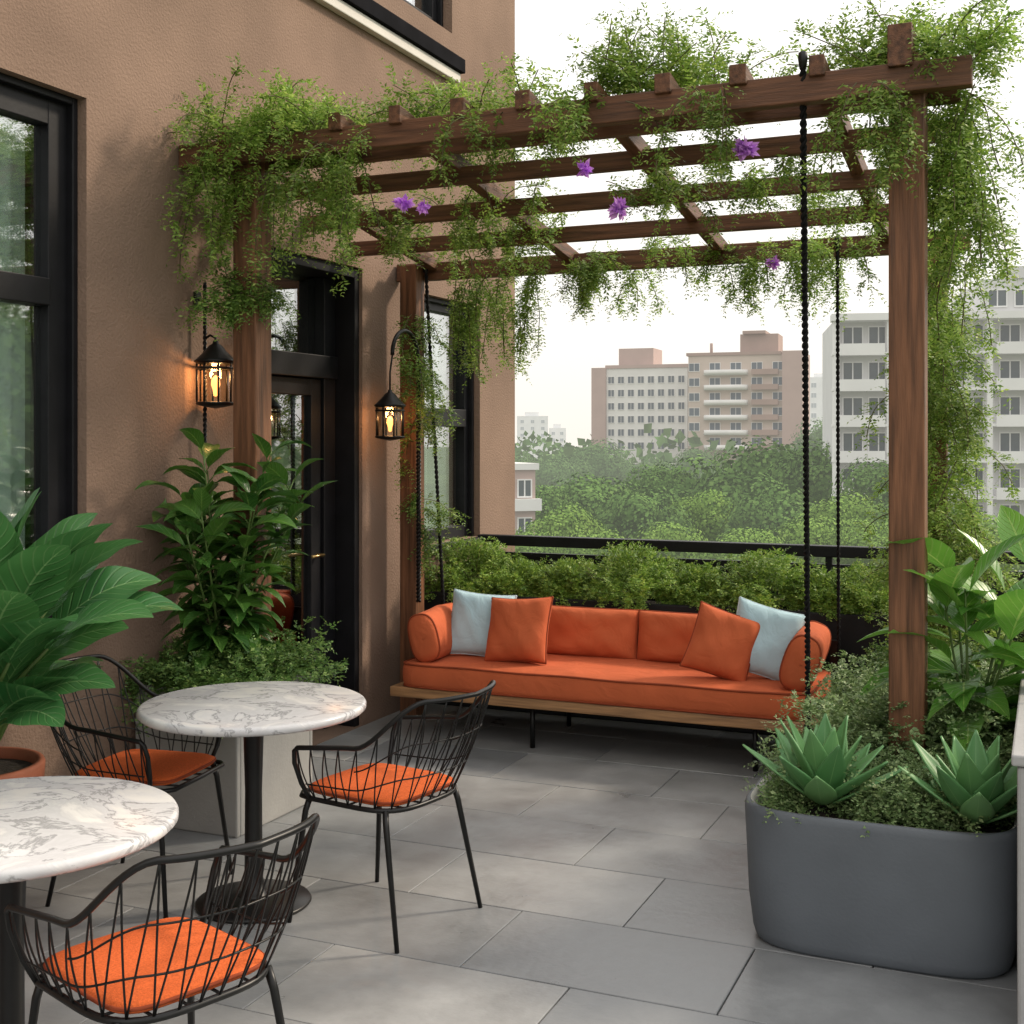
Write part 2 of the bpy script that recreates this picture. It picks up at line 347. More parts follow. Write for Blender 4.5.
def window(y0,y1,z0,z1,fw,xf,bars,name='window',pm=glass,vb=()):
    m=MB(); x0,x1=xf-.07,xf
    m.box(x0,x1,y0,y0+fw,z0,z1); m.box(x0,x1,y1-fw,y1,z0,z1); m.box(x0,x1,y0+fw,y1-fw,z1-fw,z1); m.box(x0,x1,y0+fw,y1-fw,z0,z0+fw)
    m.box(xf-.03,xf+.035,y0,y0+.03,z0,z1);m.box(xf-.03,xf+.035,y1-.03,y1,z0,z1);m.box(xf-.03,xf+.035,y0+.03,y1-.03,z1-.03,z1)
    for zb,h in bars: m.box(x0+.002,x1+.012,y0+fw,y1-fw,zb-h/2,zb+h/2)
    for yb,h in vb: m.box(x0+.002,x1+.006,yb-h/2,yb+h/2,z0+fw,z1-fw)
    f=m.build(name,blackm,B,bevel=.004)
    p=MB(); p.box(xf-.05,xf-.04,y0+fw,y1-fw,z0+fw,z1-fw); p.build('pane',pm,f)
    return f
f=window(2.3,4.04,.9,3.06,.13,WX-.08,[(2.25,.11)],vb=[(3.0,.05)])
s=MB(); s.box(WX-.28,WX+.05,2.26,4.08,.855,.898); s.build('sill',blackm,f,bevel=.006)
f=window(7.04,7.91,.98,2.58,.08,WX-.08,[(1.8,.12)])
s=MB(); s.box(WX-.28,WX+.05,7.0,7.95,.94,.978); s.build('sill',blackm,f,bevel=.006)
f=window(6.58,7.47,4.35,6.0,.09,WX-.1,[])
m=MB(); y0,y1,z1=5.34,6.29,2.64; xf=WX-.16
m.box(xf-.1,WX-.02,y0,y0+.05,0,z1); m.box(xf-.1,WX-.02,y1-.05,y1,0,z1); m.box(xf-.1,WX-.02,y0+.05,y1-.05,z1-.06,z1); m.box(xf-.1,xf+.03,y0+.05,y1-.05,2.0,2.13)
m.box(xf-.1,xf+.01,y1-.17,y1-.05,0,z1-.06)
fr=m.build('door_frame',blackm,B,bevel=.005)
p=MB(); p.box(xf-.06,xf-.05,y0+.05,y1-.17,2.13,z1-.06); p.build('transom_pane',glass,fr)
m=MB(); a,b=y0+.055,y1-.175
m.box(xf-.07,xf-.01,a,a+.09,.02,1.995); m.box(xf-.07,xf-.01,b-.1,b,.02,1.995); m.box(xf-.07,xf-.01,a+.09,b-.1,1.9,1.995); m.box(xf-.07,xf-.01,a+.09,b-.1,.02,.42)
dr=m.build('door',blackm,B,bevel=.005)
p=MB(); p.box(xf-.045,xf-.035,a+.09,b-.1,.42,1.9); p.build('pane',dglass,dr)
h=MB(); h.tube([(xf-.01,b-.05,1.0),(xf+.04,b-.05,1.0),(xf+.04,b-.17,1.0)],.009,8); h.build('handle',M('brass',(.5,.35,.15),.3,metal=1),dr)
def curtain(y0,y1,z0,z1,label,x=WX-.22):
    m=MB(); n=int((y1-y0)/.012); vs=[];fs=[]
    for i in range(n+1):
        yy=y0+(y1-y0)*i/n; xx=x+.028*math.sin(yy*48)+.012*math.sin(yy*19)
        vs+=[(xx,yy,z0),(xx,yy,z1)]
    fs=[(2*i,2*i+2,2*i+3,2*i+1) for i in range(n)]
    m.add(vs,fs,True); tag(m.build('curtain',curtm),label,'curtain')
curtain(2.42,3.93,.92,3.04,'pale green curtain hanging inside the large window nearest the left edge')
curtain(7.06,7.89,1.0,2.56,'pale green curtain hanging inside the window past the door')
curtain(6.6,7.2,4.37,5.98,'pale curtain inside the upper floor window')
# ---------- railing ----------
R=thing('railing','black metal railing at the far edge of the terrace behind the hedge','railing',(-1.8,7.9,0))
m=MB(); m.box(WX+.005,-.09,7.86,7.94,.925,.995); m.build('top_rail',blackm,R,bevel=.006)
m=MB(); m.box(WX+.005,-.09,7.885,7.915,.85,.88); m.build('rail',blackm,R)
for k in range(4):
    m=MB(); xx=-3.6+k*1.16; m.box(xx,xx+.04,7.88,7.92,0,.925); m.build('post',blackm,R)
m=MB(); m.box(WX+.01,-.1,7.894,7.906,.02,.849); m.build('panel',blackm,R)
m=MB(); m.box(-.085,.15,3.75,7.95,0,.74); P_=m.build('parapet_wall',concrete,bevel=.01); tag(P_,'pale low parapet wall along the right edge beside the planters','wall')
m=MB(); m.box(-.1,.17,3.74,7.96,.743,.775); m.build('coping',concrete,P_,bevel=.006)

# ================= PERGOLA =================
FY,RY=4.75,6.62; FZ,RZ=2.94,2.66
slope=(RZ-FZ)/(RY-FY)
PG=thing('pergola','red brown timber pergola with slatted roof over the hanging sofa','pergola',(-2,5.7,0))
for (x,y,z0,z1,wd) in ((-3.33,FY,.56,FZ+.03,.125),(-.475,FY,.46,FZ+.10,.125),(-3.5,RY,0,RZ+.03,.11),(-.53,RY,.46,RZ+.03,.11)):
    m=MB(); m.box(x-wd/2,x+wd/2,y-wd/2,y+wd/2,z0,z1); m.build('post',woodv,PG,bevel=.006)
nb=5
for k in range(nb):
    y=FY+(RY-FY)*k/(nb-1); z=FZ+slope*(y-FY)
    th=.06 if k in(0,nb-1) else .045; hh=.105 if k in(0,nb-1) else .08
    yy=y-.095 if k==0 else (y+.09 if k==nb-1 else y)
    m=MB(); m.box(WX+.004 if k<4 else WX+.01,-.25-.03*k,yy-th/2,yy+th/2,z-hh/2,z+hh/2); m.build('beam',woodx,PG,bevel=.005)
m=MB(); m.box(WX+.004,-.3,FY+.07,FY+.12,FZ-.055,FZ+.045); m.build('beam',woodx,PG,bevel=.005)
for k in range(11):
    x=-.49-.29*k
    full=k in (1,4,7,10)
    hw=(.032 if not full else .028) if k else .042
    ya,yb=FY-.145,(RY+.18 if full else FY+.135); za=FZ+slope*(ya-FY)+.014; zb=FZ+slope*(yb-FY)+.014
    hh=.075 if k else .15
    if k==0: yb=FY+.12; zb=za
    m=MB(); m.add([(x-hw,ya,za),(x+hw,ya,za),(x-hw,yb,zb),(x+hw,yb,zb),(x-hw,ya,za+hh),(x+hw,ya,za+hh),(x-hw,yb,zb+hh),(x+hw,yb,zb+hh)],[(0,2,3,1),(4,5,7,6),(0,1,5,4),(2,6,7,3),(0,4,6,2),(1,3,7,5)])
    m.build('rafter' if full else 'rafter_block',woody,PG,bevel=.004)
# ================= SOFA =================
SX0,SX1,SY0,SY1=-3.30,-1.06,6.08,6.86
SF=thing('hanging_sofa','long wooden hanging daybed with orange cushions below the pergola','sofa',((SX0+SX1)/2,6.45,0))
m=MB(); m.box(SX0-.05,SX1+.03,SY0-.01,SY0+.05,.236,.292); m.box(SX0-.05,SX1+.03,SY1-.05,SY1,.236,.292); m.box(SX0-.05,SX0,SY0+.05,SY1-.05,.236,.292); m.box(SX1-.02,SX1+.03,SY0+.05,SY1-.05,.236,.292); m.build('frame',seatwood,SF,bevel=.008)
m=MB()
for k in range(7): m.box(SX0,SX1-.02,SY0+.07+k*.095,SY0+.14+k*.095,.262,.290)
m.build('slats',seatwood,SF)
for x,y in ((-2.55,6.2),(-1.35,6.2),(-2.55,6.75),(-1.35,6.75)):
    m=MB(); m.tube([(x,y,0),(x,y,.262)],.014,10); m.build('leg',blackr,SF)
for x in (SX0+.0,SX1-.0):
    m=MB(); m.box(x-.02,x+.02,SY0+.25,SY1-.02,.292,.33); m.box(x-.02,x+.02,SY1-.06,SY1-.02,.33,.58); m.build('arm_frame',blackr,SF)
m=MB(); m.box(SX0+.02,SX1-.02,SY1-.045,SY1-.02,.34,.40);m.box(SX0+.02,SX1-.02,SY1-.045,SY1-.02,.54,.58); m.build('back_frame',blackr,SF)
def cx_(a,b): return (a+b)/2
def cushion_box(x0,x1,y0,y1,z0,z1,name,par,mat,pm):
    mb=MB(); vs=[];fs=[]
    prof=[(0,-1),(.5,-1),(.9,-1),(.975,-.86),(1,-.55),(1.006,0),(1,.55),(.975,.86),(.9,1.0),(.5,1.08),(0,1.12)]
    n=192; zc_=(z0+z1)/2; h=(z1-z0)/2; e=14
    for (q,zz) in prof:
        for k in range(n):
            a=2*PI*(k+.5)/n; ca,sa=math.cos(a),math.sin(a); r_=(abs(ca)**e+abs(sa)**e)**(-1/e)
            X,Y=ca*r_,sa*r_; inset=(1-q)
            hx,hy=(x1-x0)/2,(y1-y0)/2; mn=min(hx,hy)
            if q>=.9: px,py=X*(hx-inset*mn*.6),Y*(hy-inset*mn*.6)
            else: px,py=X*hx*q/.9*(1-.1*mn*.6/hx),Y*hy*q/.9*(1-.1*mn*.6/hy)
            wob=(.002*math.sin(px*11+py*9))*(1 if zz>0.5 else 0)
            vs.append((cx_(x0,x1)+px,cx_(y0,y1)+py,zc_+zz*h+wob))
    for i in range(len(prof)-1):
        for k in range(n):
            l=(k+1)%n; fs.append((i*n+k,i*n+l,(i+1)*n+l,(i+1)*n+k))
    mb.add(vs,fs,True); o=mb.build(name,mat,par)
    for zz,i in ((.8,7),(-.8,3)):
        p=MB(); p.tube([Vector(vs[i*n+k])+Vector((0,0,.004*(1 if zz>0 else -1))) for k in range(n)],.006,6,closed=True); p.build('piping',pm,o)
    return o
cushion_box(SX0,SX1,SY0-.02,SY1-.05,.294,.425,'seat_cushion',SF,orange,orangep)
def pillow(name,wd,ht,th,loc,rot,mat,pm,par=None,c=.07,ex=4,n=30,label=None,cat=None,group=None,seed=0):
    rr=random.Random(seed); ph=[rr.uniform(0,6) for _ in range(6)]
    mb=MB(); vs=[];fs=[]
    for side in (-1,1):
        for i in range(n+1):
            for j in range(n+1):
                u=math.sin((-1+2*i/n)*PI/2); v=math.sin((-1+2*j/n)*PI/2)
                x=wd/2*u*(1-c*(1-v*v)); z=ht/2*v*(1-c*(1-u*u))
                tt=th/2*(max(0,1-abs(u)**ex)*max(0,1-abs(v)**ex))**.5
                if i in(0,n) or j in (0,n): tt=0
                tt*=1+.08*math.sin(u*4+ph[0]+v*2)+.05*math.sin(v*6+ph[1]-u*3)+.03*math.sin(u*11+v*7+ph[2])
                vs.append((x,side*tt,z))
    N=(n+1)*(n+1)
    for s_ in (0,1):
        for i in range(n):
            for j in range(n):
                a=s_*N+i*(n+1)+j; q=(a,a+1,a+n+2,a+n+1); fs.append(q if s_ else q[::-1])
    idx=[(i,0) for i in range(n)]+[(n,j) for j in range(n)]+[(i,n) for i in range(n,0,-1)]+[(0,j) for j in range(n,0,-1)]
    mb.add(vs,fs,True); o=mb.build(name,mat,par,world=False)
    o.location=loc; o.rotation_euler=rot
    if par is not None: o.location=Vector(loc)-par.location
    p=MB(); p.tube([vs[i*(n+1)+j] for i,j in idx],.0055,6,closed=True); p.build('piping',pm,o,world=False)
    if label: tag(o,label,cat,group)
    return o
def bolster(loc,rz,tilt,L,Wd,Ht):
    # soft rounded arm cushion with a piped oval front end
    mb=MB(); n=40; e=2.8; vs=[]; fs=[]
    prof=[(0,-.5),(.55,-.5),(.86,-.485),(.97,-.45),(1.0,-.40),(1.03,-.2),(1.04,0),(1.03,.2),(1.0,.40),(.97,.45),(.86,.485),(.55,.5),(0,.5)]
    for (r_,t) in prof:
        for k in range(n):
            a=2*PI*k/n; ca,sa=math.cos(a),math.sin(a); q=(abs(ca)**e+abs(sa)**e)**(-1/e)
            vs.append((r_*Wd/2*ca*q,t*L,r_*Ht/2*sa*q+.004*math.sin(t*19+a*2)))
    for i in range(len(prof)-1):
        for k in range(n):
            l=(k+1)%n; fs.append((i*n+k,(i+1)*n+k,(i+1)*n+l,i*n+l))
    mb.add(vs,fs,True); o=mb.build('arm_cushion',orange,SF,world=False)
    o.location=Vector(loc)-SF.location; o.rotation_euler=(0,tilt,rz)
    for i in (3,9):
        p=MB(); p.tube([vs[i*n+k] for k in range(n)],.006,6,closed=True); p.build('piping',orangep,o,world=False)
R_=math.radians
pillow('back_cushion',.60,.28,.17,(-2.42,6.70,.555),(R_(-10),0,R_(1)),orange,orangep,SF,c=.02,ex=5,seed=1)
pillow('back_cushion',.64,.28,.17,(-1.80,6.70,.555),(R_(-10),0,R_(-1)),orange,orangep,SF,c=.02,ex=5,seed=2)
pillow('back_cushion',.55,.28,.17,(-2.98,6.71,.555),(R_(-10),0,0),orange,orangep,SF,c=.02,ex=5,seed=3)
pillow('back_cushion',.36,.27,.17,(-1.32,6.71,.55),(R_(-10),0,0),orange,orangep,SF,c=.02,ex=5,seed=4)
bolster((-3.21,6.40,.555),R_(8),R_(-14),.58,.17,.27)
bolster((-1.135,6.40,.56),R_(4),R_(18),.58,.17,.28)
pillow('throw_pillow',.37,.37,.14,(-2.98,6.46,.60),(R_(-20),R_(4),R_(8)),bluef,bluep,label='pale blue throw pillow at the left end of the sofa',cat='pillow',seed=7)
pillow('throw_pillow',.38,.37,.16,(-2.70,6.36,.60),(R_(-22),R_(-4),R_(-4)),orange,orangep,label='square orange throw pillow leaning beside the left pale blue pillow',cat='pillow',seed=8)
pillow('throw_pillow',.34,.35,.15,(-1.55,6.34,.60),(R_(-20),R_(16),R_(6)),orange,orangep,label='tilted orange throw pillow leaning beside the right pale blue pillow',cat='pillow',seed=9)
pillow('throw_pillow',.35,.37,.13,(-1.355,6.43,.615),(R_(-18),R_(14),R_(8)),bluef,bluep,label='pale blue throw pillow at the right end of the sofa',cat='pillow',seed=11)
def rope(a,b,label,r=.0085):
    a=Vector(a);b=Vector(b);Ln=(b-a).length; t=(b-a).normalized(); u=Vector((1,0,0)); u=(u-t*u.dot(t)).normalized(); v=t.cross(u)
    turns=Ln/.06; n=int(turns*7); mb=MB()
    for s_ in (0,PI):
        mb.tube([a+(b-a)*(i/n)+(u*math.cos(2*PI*turns*i/n+s_)+v*math.sin(2*PI*turns*i/n+s_))*r*.75 for i in range(n+1)],r*.8,6)
    o=mb.build('rope',blackrope); tag(o,label,'rope'); 
    k=MB(); k.lathe([(.0,.05),(.02,.04),(.024,0),(.02,-.03),(0,-.04)],b,12); k.build('knot',blackrope,o)
    k=MB(); k.lathe([(.0,.03),(.016,.02),(.018,0),(.014,-.03),(0,-.04)],a,12); k.build('hook',blackr,o)
    return o
rope((-.828,4.60,FZ+.10),(-1.062,6.04,.25),'thick black twisted rope from the front beam to the near right corner of the sofa',.0095)
rope((-1.02,RY+.04,RZ+.03),(-1.035,6.80,.30),'thin black rope behind the right arm of the sofa',.007)
rope((-3.425,RY+.03,RZ+.02),(-3.36,6.80,.28),'black rope at the rear left corner of the sofa beside the post',.008)
# ================= BACK PLANTER + HEDGE =================
def box_planter(name,label,x0,x1,y0,y1,h,mat,rm,soilz=.05,th=.025,bev=.008):
    o=thing(name,label,'planter',((x0+x1)/2,(y0+y1)/2,0))
    m=MB(); m.box(x0,x1,y0,y0+th,0,h);m.box(x0,x1,y1-th,y1,0,h);m.box(x0,x0+th,y0+th,y1-th,0,h);m.box(x1-th,x1,y0+th,y1-th,0,h); m.box(x0+th,x1-th,y0+th,y1-th,.0,.03); m.build('box',mat,o,bevel=bev)
    s_=MB(); nx=14; ny=8; vs=[];fs=[]
    for i in range(nx+1):
        for j in range(ny+1): vs.append((x0+th+(x1-x0-2*th)*i/nx,y0+th+(y1-y0-2*th)*j/ny,h-soilz+random.uniform(-.01,.01)))
    for i in range(nx):
        for j in range(ny): a=i*(ny+1)+j; fs.append((a,a+ny+1,a+ny+2,a+1))
    s_.add(vs,fs,True); s_.build('soil',soil,o); return o
box_planter('planter_box','long black planter box behind the sofa holding the hedge',-3.62,-.80,6.98,7.5,.70,darkpl,darkpl)
hx=[-3.38,-3.03,-2.72,-2.30,-1.90,-1.50,-1.17,-.94]
hl=['first shrub from the left in the hedge, next to the wall','second shrub from the left in the hedge behind the sofa','third shrub from the left in the hedge behind the sofa','fourth shrub from the left in the hedge behind the sofa','fifth shrub from the left in the hedge behind the sofa','sixth shrub from the left in the hedge behind the sofa','seventh shrub from the left in the hedge behind the sofa','last feathery shrub of the hedge at the right end of the black planter']
for i,x in enumerate(hx):
    hs=[1.55,.95,1.0,1.58,1.0,1.52,.95,1.2][i]
    c=np.array([x,7.2,.70]); n=int(54*hs)
    d=rv(n); d[:,2]=np.abs(d[:,2])*.85+.05; d/=np.linalg.norm(d,axis=1,keepdims=True)
    ln=RNG.uniform(.13,.165,n)*hs
    LP,LD,LN,LL,Pt=foliage(c+d*np.array([.10,.08,.05])*hs,d,ln,droop=.1,K=6,side=5,sidelen=.06,leaf=.024,k2=5)
    nq=2000; q=rv(nq); q[:,2]=np.abs(q[:,2]); ri=RNG.uniform(.6,1.0,(nq,1))*np.array([.17*hs,.15,.21*hs]); 
    LP=np.concatenate([LP,c+q*ri]); LD=np.concatenate([LD,q+rv(nq)*.8]); LN=np.concatenate([LN,rv(nq)]); LL=np.concatenate([LL,RNG.uniform(.018,.032,nq)])
    o=thing('shrub',hl[i],'shrub',tuple(c),group='shrubs of the hedge behind the sofa')
    quads('foliage',hedgeleaf,LP,LD,LN,LL,LL*.42,o,tuple(c)); stems('stem',Pt,.0025,brownstem,o,tuple(c),3)
# ================= RIGHT PLANTERS =================
box_planter('planter_box','pale planter box around the right pergola posts, behind the rounded planter',-.76,-.1,4.68,6.9,.50,lightpl,lightpl)
C1=(-.51,4.32,0)
P1=thing('rounded_planter','slate grey rounded planter with agaves at the front right','planter',C1)
m=MB(); m.lathe([(.88,0),(.915,.012),(.935,.04),(.965,.15),(.985,.34),(.995,.43),(.99,.448),(.975,.455),(.955,.456)],C1,96,.44,.31,4.2); m.f=m.f[:-1]; m.s=m.s[:-1]; m.build('bowl',greypl,P1)
m=MB(); m.lathe([(.954,.457),(.935,.452),(.92,.43),(.91,.38)],C1,96,.44,.31,4.2)
m.f=m.f[:-2]; m.s=m.s[:-2]; m.build('rim',rimm,P1)
m=MB(); m.lathe([(0.0,.42),(.5,.415),(.915,.40)],C1,96,.44,.31,4.2); m.f=m.f[:-1]; m.s=m.s[:-1]; m.build('soil',soil,P1)
def agave(c,R,n,label,seed):
    random.seed(seed); o=thing('agave',label,'agave',c); b=Blades()
    for k in range(n):
        t=k/n; az=k*2.39996; el=R_(24+58*t)+random.uniform(-.1,.1); L=R*(1.0-.16*t)*random.uniform(.88,1.1)
        d=(math.cos(az)*math.cos(el),math.sin(az)*math.cos(el),math.sin(el))
        p=(c[0]+math.cos(az)*.02,c[1]+math.sin(az)*.02,c[2]+.01+.03*t)
        b.leaf(p,d,L,.094*R/.27,bend=-.3*(1-t)+.15*t,fold=.28,n=14,pw=.66,m=4,tip=.95)
    f=b.build('leaves',agavem,o,c); sm=f.modifiers.new('s','SOLIDIFY'); sm.thickness=.006
agave((-.69,4.20,.44),.29,20,'spiky agave at the left of the rounded grey planter',11)
agave((-.215,4.18,.44),.28,20,'spiky agave at the right of the rounded grey planter',12)
def cover(name,label,x0,x1,y0,y1,z,h,n,mat,leaf=.016,avoid=(),droop=.5,spill=.0,cx=None):
    st=np.stack([RNG.uniform(x0,x1,n),RNG.uniform(y0,y1,n),np.full(n,z)],1)
    for (ax,ay,ar) in avoid:
        st=st[np.hypot(st[:,0]-ax,st[:,1]-ay)>ar]
    n=len(st); d=rv(n); d[:,2]=np.abs(d[:,2])+.5
    ctr=np.array([(x0+x1)/2,(y0+y1)/2,z]); d[:,:2]+=(st-ctr)[:,:2]*spill
    LP,LD,LN,LL,Pt=foliage(st,d,RNG.uniform(.5,1.1,n)*h,droop=droop,K=6,side=4,sidelen=.06,leaf=leaf,k2=4)
    o=quads(name,mat,LP,LD,LN,LL,LL*.55); tag(o,label,'ground cover',kind='stuff'); return o
cover('ground_cover','grey green creeping plants filling the rounded grey planter',-.86,-.16,4.12,4.58,.41,.17,420,sedum,.019,avoid=((-.69,4.20,.09),(-.215,4.18,.09)))
cover('ground_cover','leafy ground cover around the right pergola posts',-.70,-.15,4.70,5.4,.48,.33,540,sedum,.021,spill=.5,droop=.4)
cover('ground_cover','leafy ground cover at the far end of the pale planter box',-.74,-.13,5.5,6.85,.48,.2,360,fernleaf,.022,spill=.5)
# ================= LEFT PLANTER =================
box_planter('planter_box','light grey box planter against the wall behind the marble table',-3.62,-3.09,4.3,4.88,.60,lightpl,lightpl)
cover('ground_cover','feathery fern ground cover spilling over the light grey box planter',-3.6,-3.12,4.32,4.86,.56,.26,440,fernleaf,.024,spill=1.5,droop=.7)
def shrub_plant(c,label,nst,h,lf,wdt,nl,mat,spread,seed,el=(.0,.9),name='leafy_plant',bend=1.1,zs=.3):
    random.seed(seed); o=thing(name,label,'plant',c); b=Blades(); st=MB()
    st.lathe([(0,-.02),(.03,-.01),(.035,.01),(.02,.03),(0,.035)],c,10)
    for s_ in range(nst):
        az=2*PI*s_/nst+random.uniform(-.4,.4); hh=h*random.uniform(.6,1.0); sp=spread*random.uniform(.3,1)
        pts=[]
        for k in range(9):
            t=k/8; pts.append(Vector((c[0]+math.cos(az)*sp*t**1.2,c[1]+math.sin(az)*sp*t**1.2,c[2]+hh*t)))
        st.tube(pts,[.008*(1-.6*k/8) for k in range(9)],6)
        for k in range(nl):
            t=zs+(1-zs)*(k+.5)/nl; i=min(7,int(t*8)); p=pts[i].lerp(pts[i+1],t*8-i)
            a2=az+k*2.4+random.uniform(-.3,.3); e=el[0]+(el[1]-el[0])*t+random.uniform(-.25,.25)
            d=Vector((math.cos(a2)*math.cos(e),math.sin(a2)*math.cos(e),math.sin(e)))
            L=lf*random.uniform(.7,1.15); q=p+d*.03; st.tube([p,q],.003,4,caps=False)
            b.leaf(q,d,L,wdt*L/lf,bend=bend*random.uniform(.6,1.3),fold=.3,n=8,pw=.85,twist=random.uniform(-.5,.5),wave=.06)
    b.build('foliage',mat,o,c); st.build('stem',stemm,o); return o
shrub_plant((-3.34,4.55,.55),'dense dark green leafy shrub in the light grey box planter',14,1.08,.20,.088,22,shrubleaf,.34,21,zs=.22)
shrub_plant((-.27,4.84,.45),'fresh green broad leaved plant in the planter at the right edge',6,.78,.36,.155,7,bigleaf,.24,23,el=(-.05,.95),zs=.25,bend=1.0)
pc=(-3.235,3.05,0)
o=thing('terracotta_pot','terracotta pot with the large leaved plant at the left edge','pot',pc)
m=MB(); m.lathe([(.13,0),(.14,.01),(.19,.44),(.205,.51),(.222,.515),(.227,.585),(.222,.595),(.205,.595),(.20,.56)],pc,40); m.f=m.f[:-1]; m.s=m.s[:-1]; m.build('body',terra,o)
m=MB(); m.lathe([(0,.565),(.199,.56)],pc,40); m.f=m.f[:-1]; m.s=m.s[:-1]; m.build('soil',soil,o)
random.seed(5)
pl=thing('large_leaved_plant','lush plant with huge veined leaves in the terracotta pot at the left edge','plant',(pc[0],pc[1],.56))
b=Blades(); st=MB()
st.lathe([(0,-.02),(.05,-.01),(.055,.01),(.03,.05),(0,.06)],(pc[0],pc[1],.56),12)
# azimuth, elevation, petiole, blade length
spec=[(14,46,.56,.46),(36,42,.60,.46),(-8,52,.50,.46),(50,50,.60,.46),(24,66,.64,.48),(0,68,.56,.46),(44,70,.64,.46),(66,62,.58,.44),(95,66,.5,.44),(-30,62,.48,.46),(-55,56,.42,.46),(-80,60,.4,.46),(140,66,.5,.42),(18,80,.66,.46),(-20,80,.58,.46),(60,80,.66,.44),(-45,72,.44,.44),(180,70,.5,.4),(90,30,.40,.38),(28,52,.42,.44),(6,72,.40,.46),(80,45,.48,.42),(120,40,.4,.40),(30,58,.70,.42),(-100,45,.4,.40),
 # lower skirt of leaves near the pot
 (-64,30,.20,.40),(-38,40,.22,.42),(-14,48,.24,.40),(10,52,.26,.38),(38,50,.28,.36),(66,46,.3,.38),(-90,36,.22,.38),(-50,58,.30,.42),(-22,60,.32,.42),(-75,50,.32,.42),(2,62,.34,.40),(-5,34,.30,.34),(20,40,.34,.36)]
for az,el,pet,L in spec:
    az=R_(az+random.uniform(-5,5)); el=R_(el)
    d=Vector((math.cos(az)*math.cos(el),math.sin(az)*math.cos(el),math.sin(el)))
    p0=Vector((pc[0]+math.cos(az)*.03,pc[1]+math.sin(az)*.03,.56)); d0=(d+Vector((0,0,.9))).normalized()
    p1=p0+d0*pet*.60; p2=p1+d*pet*.26
    st.tube([p0,p0.lerp(p1,.5),p1,p2],[.010,.009,.008,.006],8)
    b.leaf(p2,d,L*.86,L*.50,bend=1.1,fold=.16,n=16,pw=.80,twist=random.uniform(-.6,.6),wave=.06,m=4,tip=.75)
b.build('foliage',figleaf,pl,(pc[0],pc[1],.56)); st.build('stem',stemm,pl)
# ================= TABLES =================
def table(c,label):
    o=thing('bistro_table',label,'table',c,group='round marble bistro tables')
    m=MB(); m.lathe([(.0,.680),(.380,.680),(.392,.684),(.40,.692),(.40,.704),(.396,.711),(.388,.715),(0,.715)],(0,0,0),96); m.build('tabletop',marble,o,world=False)
    m=MB(); m.lathe([(0,.679),(.15,.679),(.15,.672),(.06,.66),(.036,.61),(.03,.4),(.032,.1),(.045,.035),(.06,.03)],(0,0,0),28); m.build('column',blackr,o,world=False)
    m=MB(); m.lathe([(0,.0),(.20,.0),(.205,.006),(.20,.014),(.10,.026),(.05,.032),(0,.032)],(0,0,0),48); m.build('base',blackr,o,world=False)
    return o
table((-2.36,2.35,0),'round marble table cut by the left edge, nearest the camera')
table((-2.61,3.73,0),'round marble table between two chairs in front of the grey box planter')
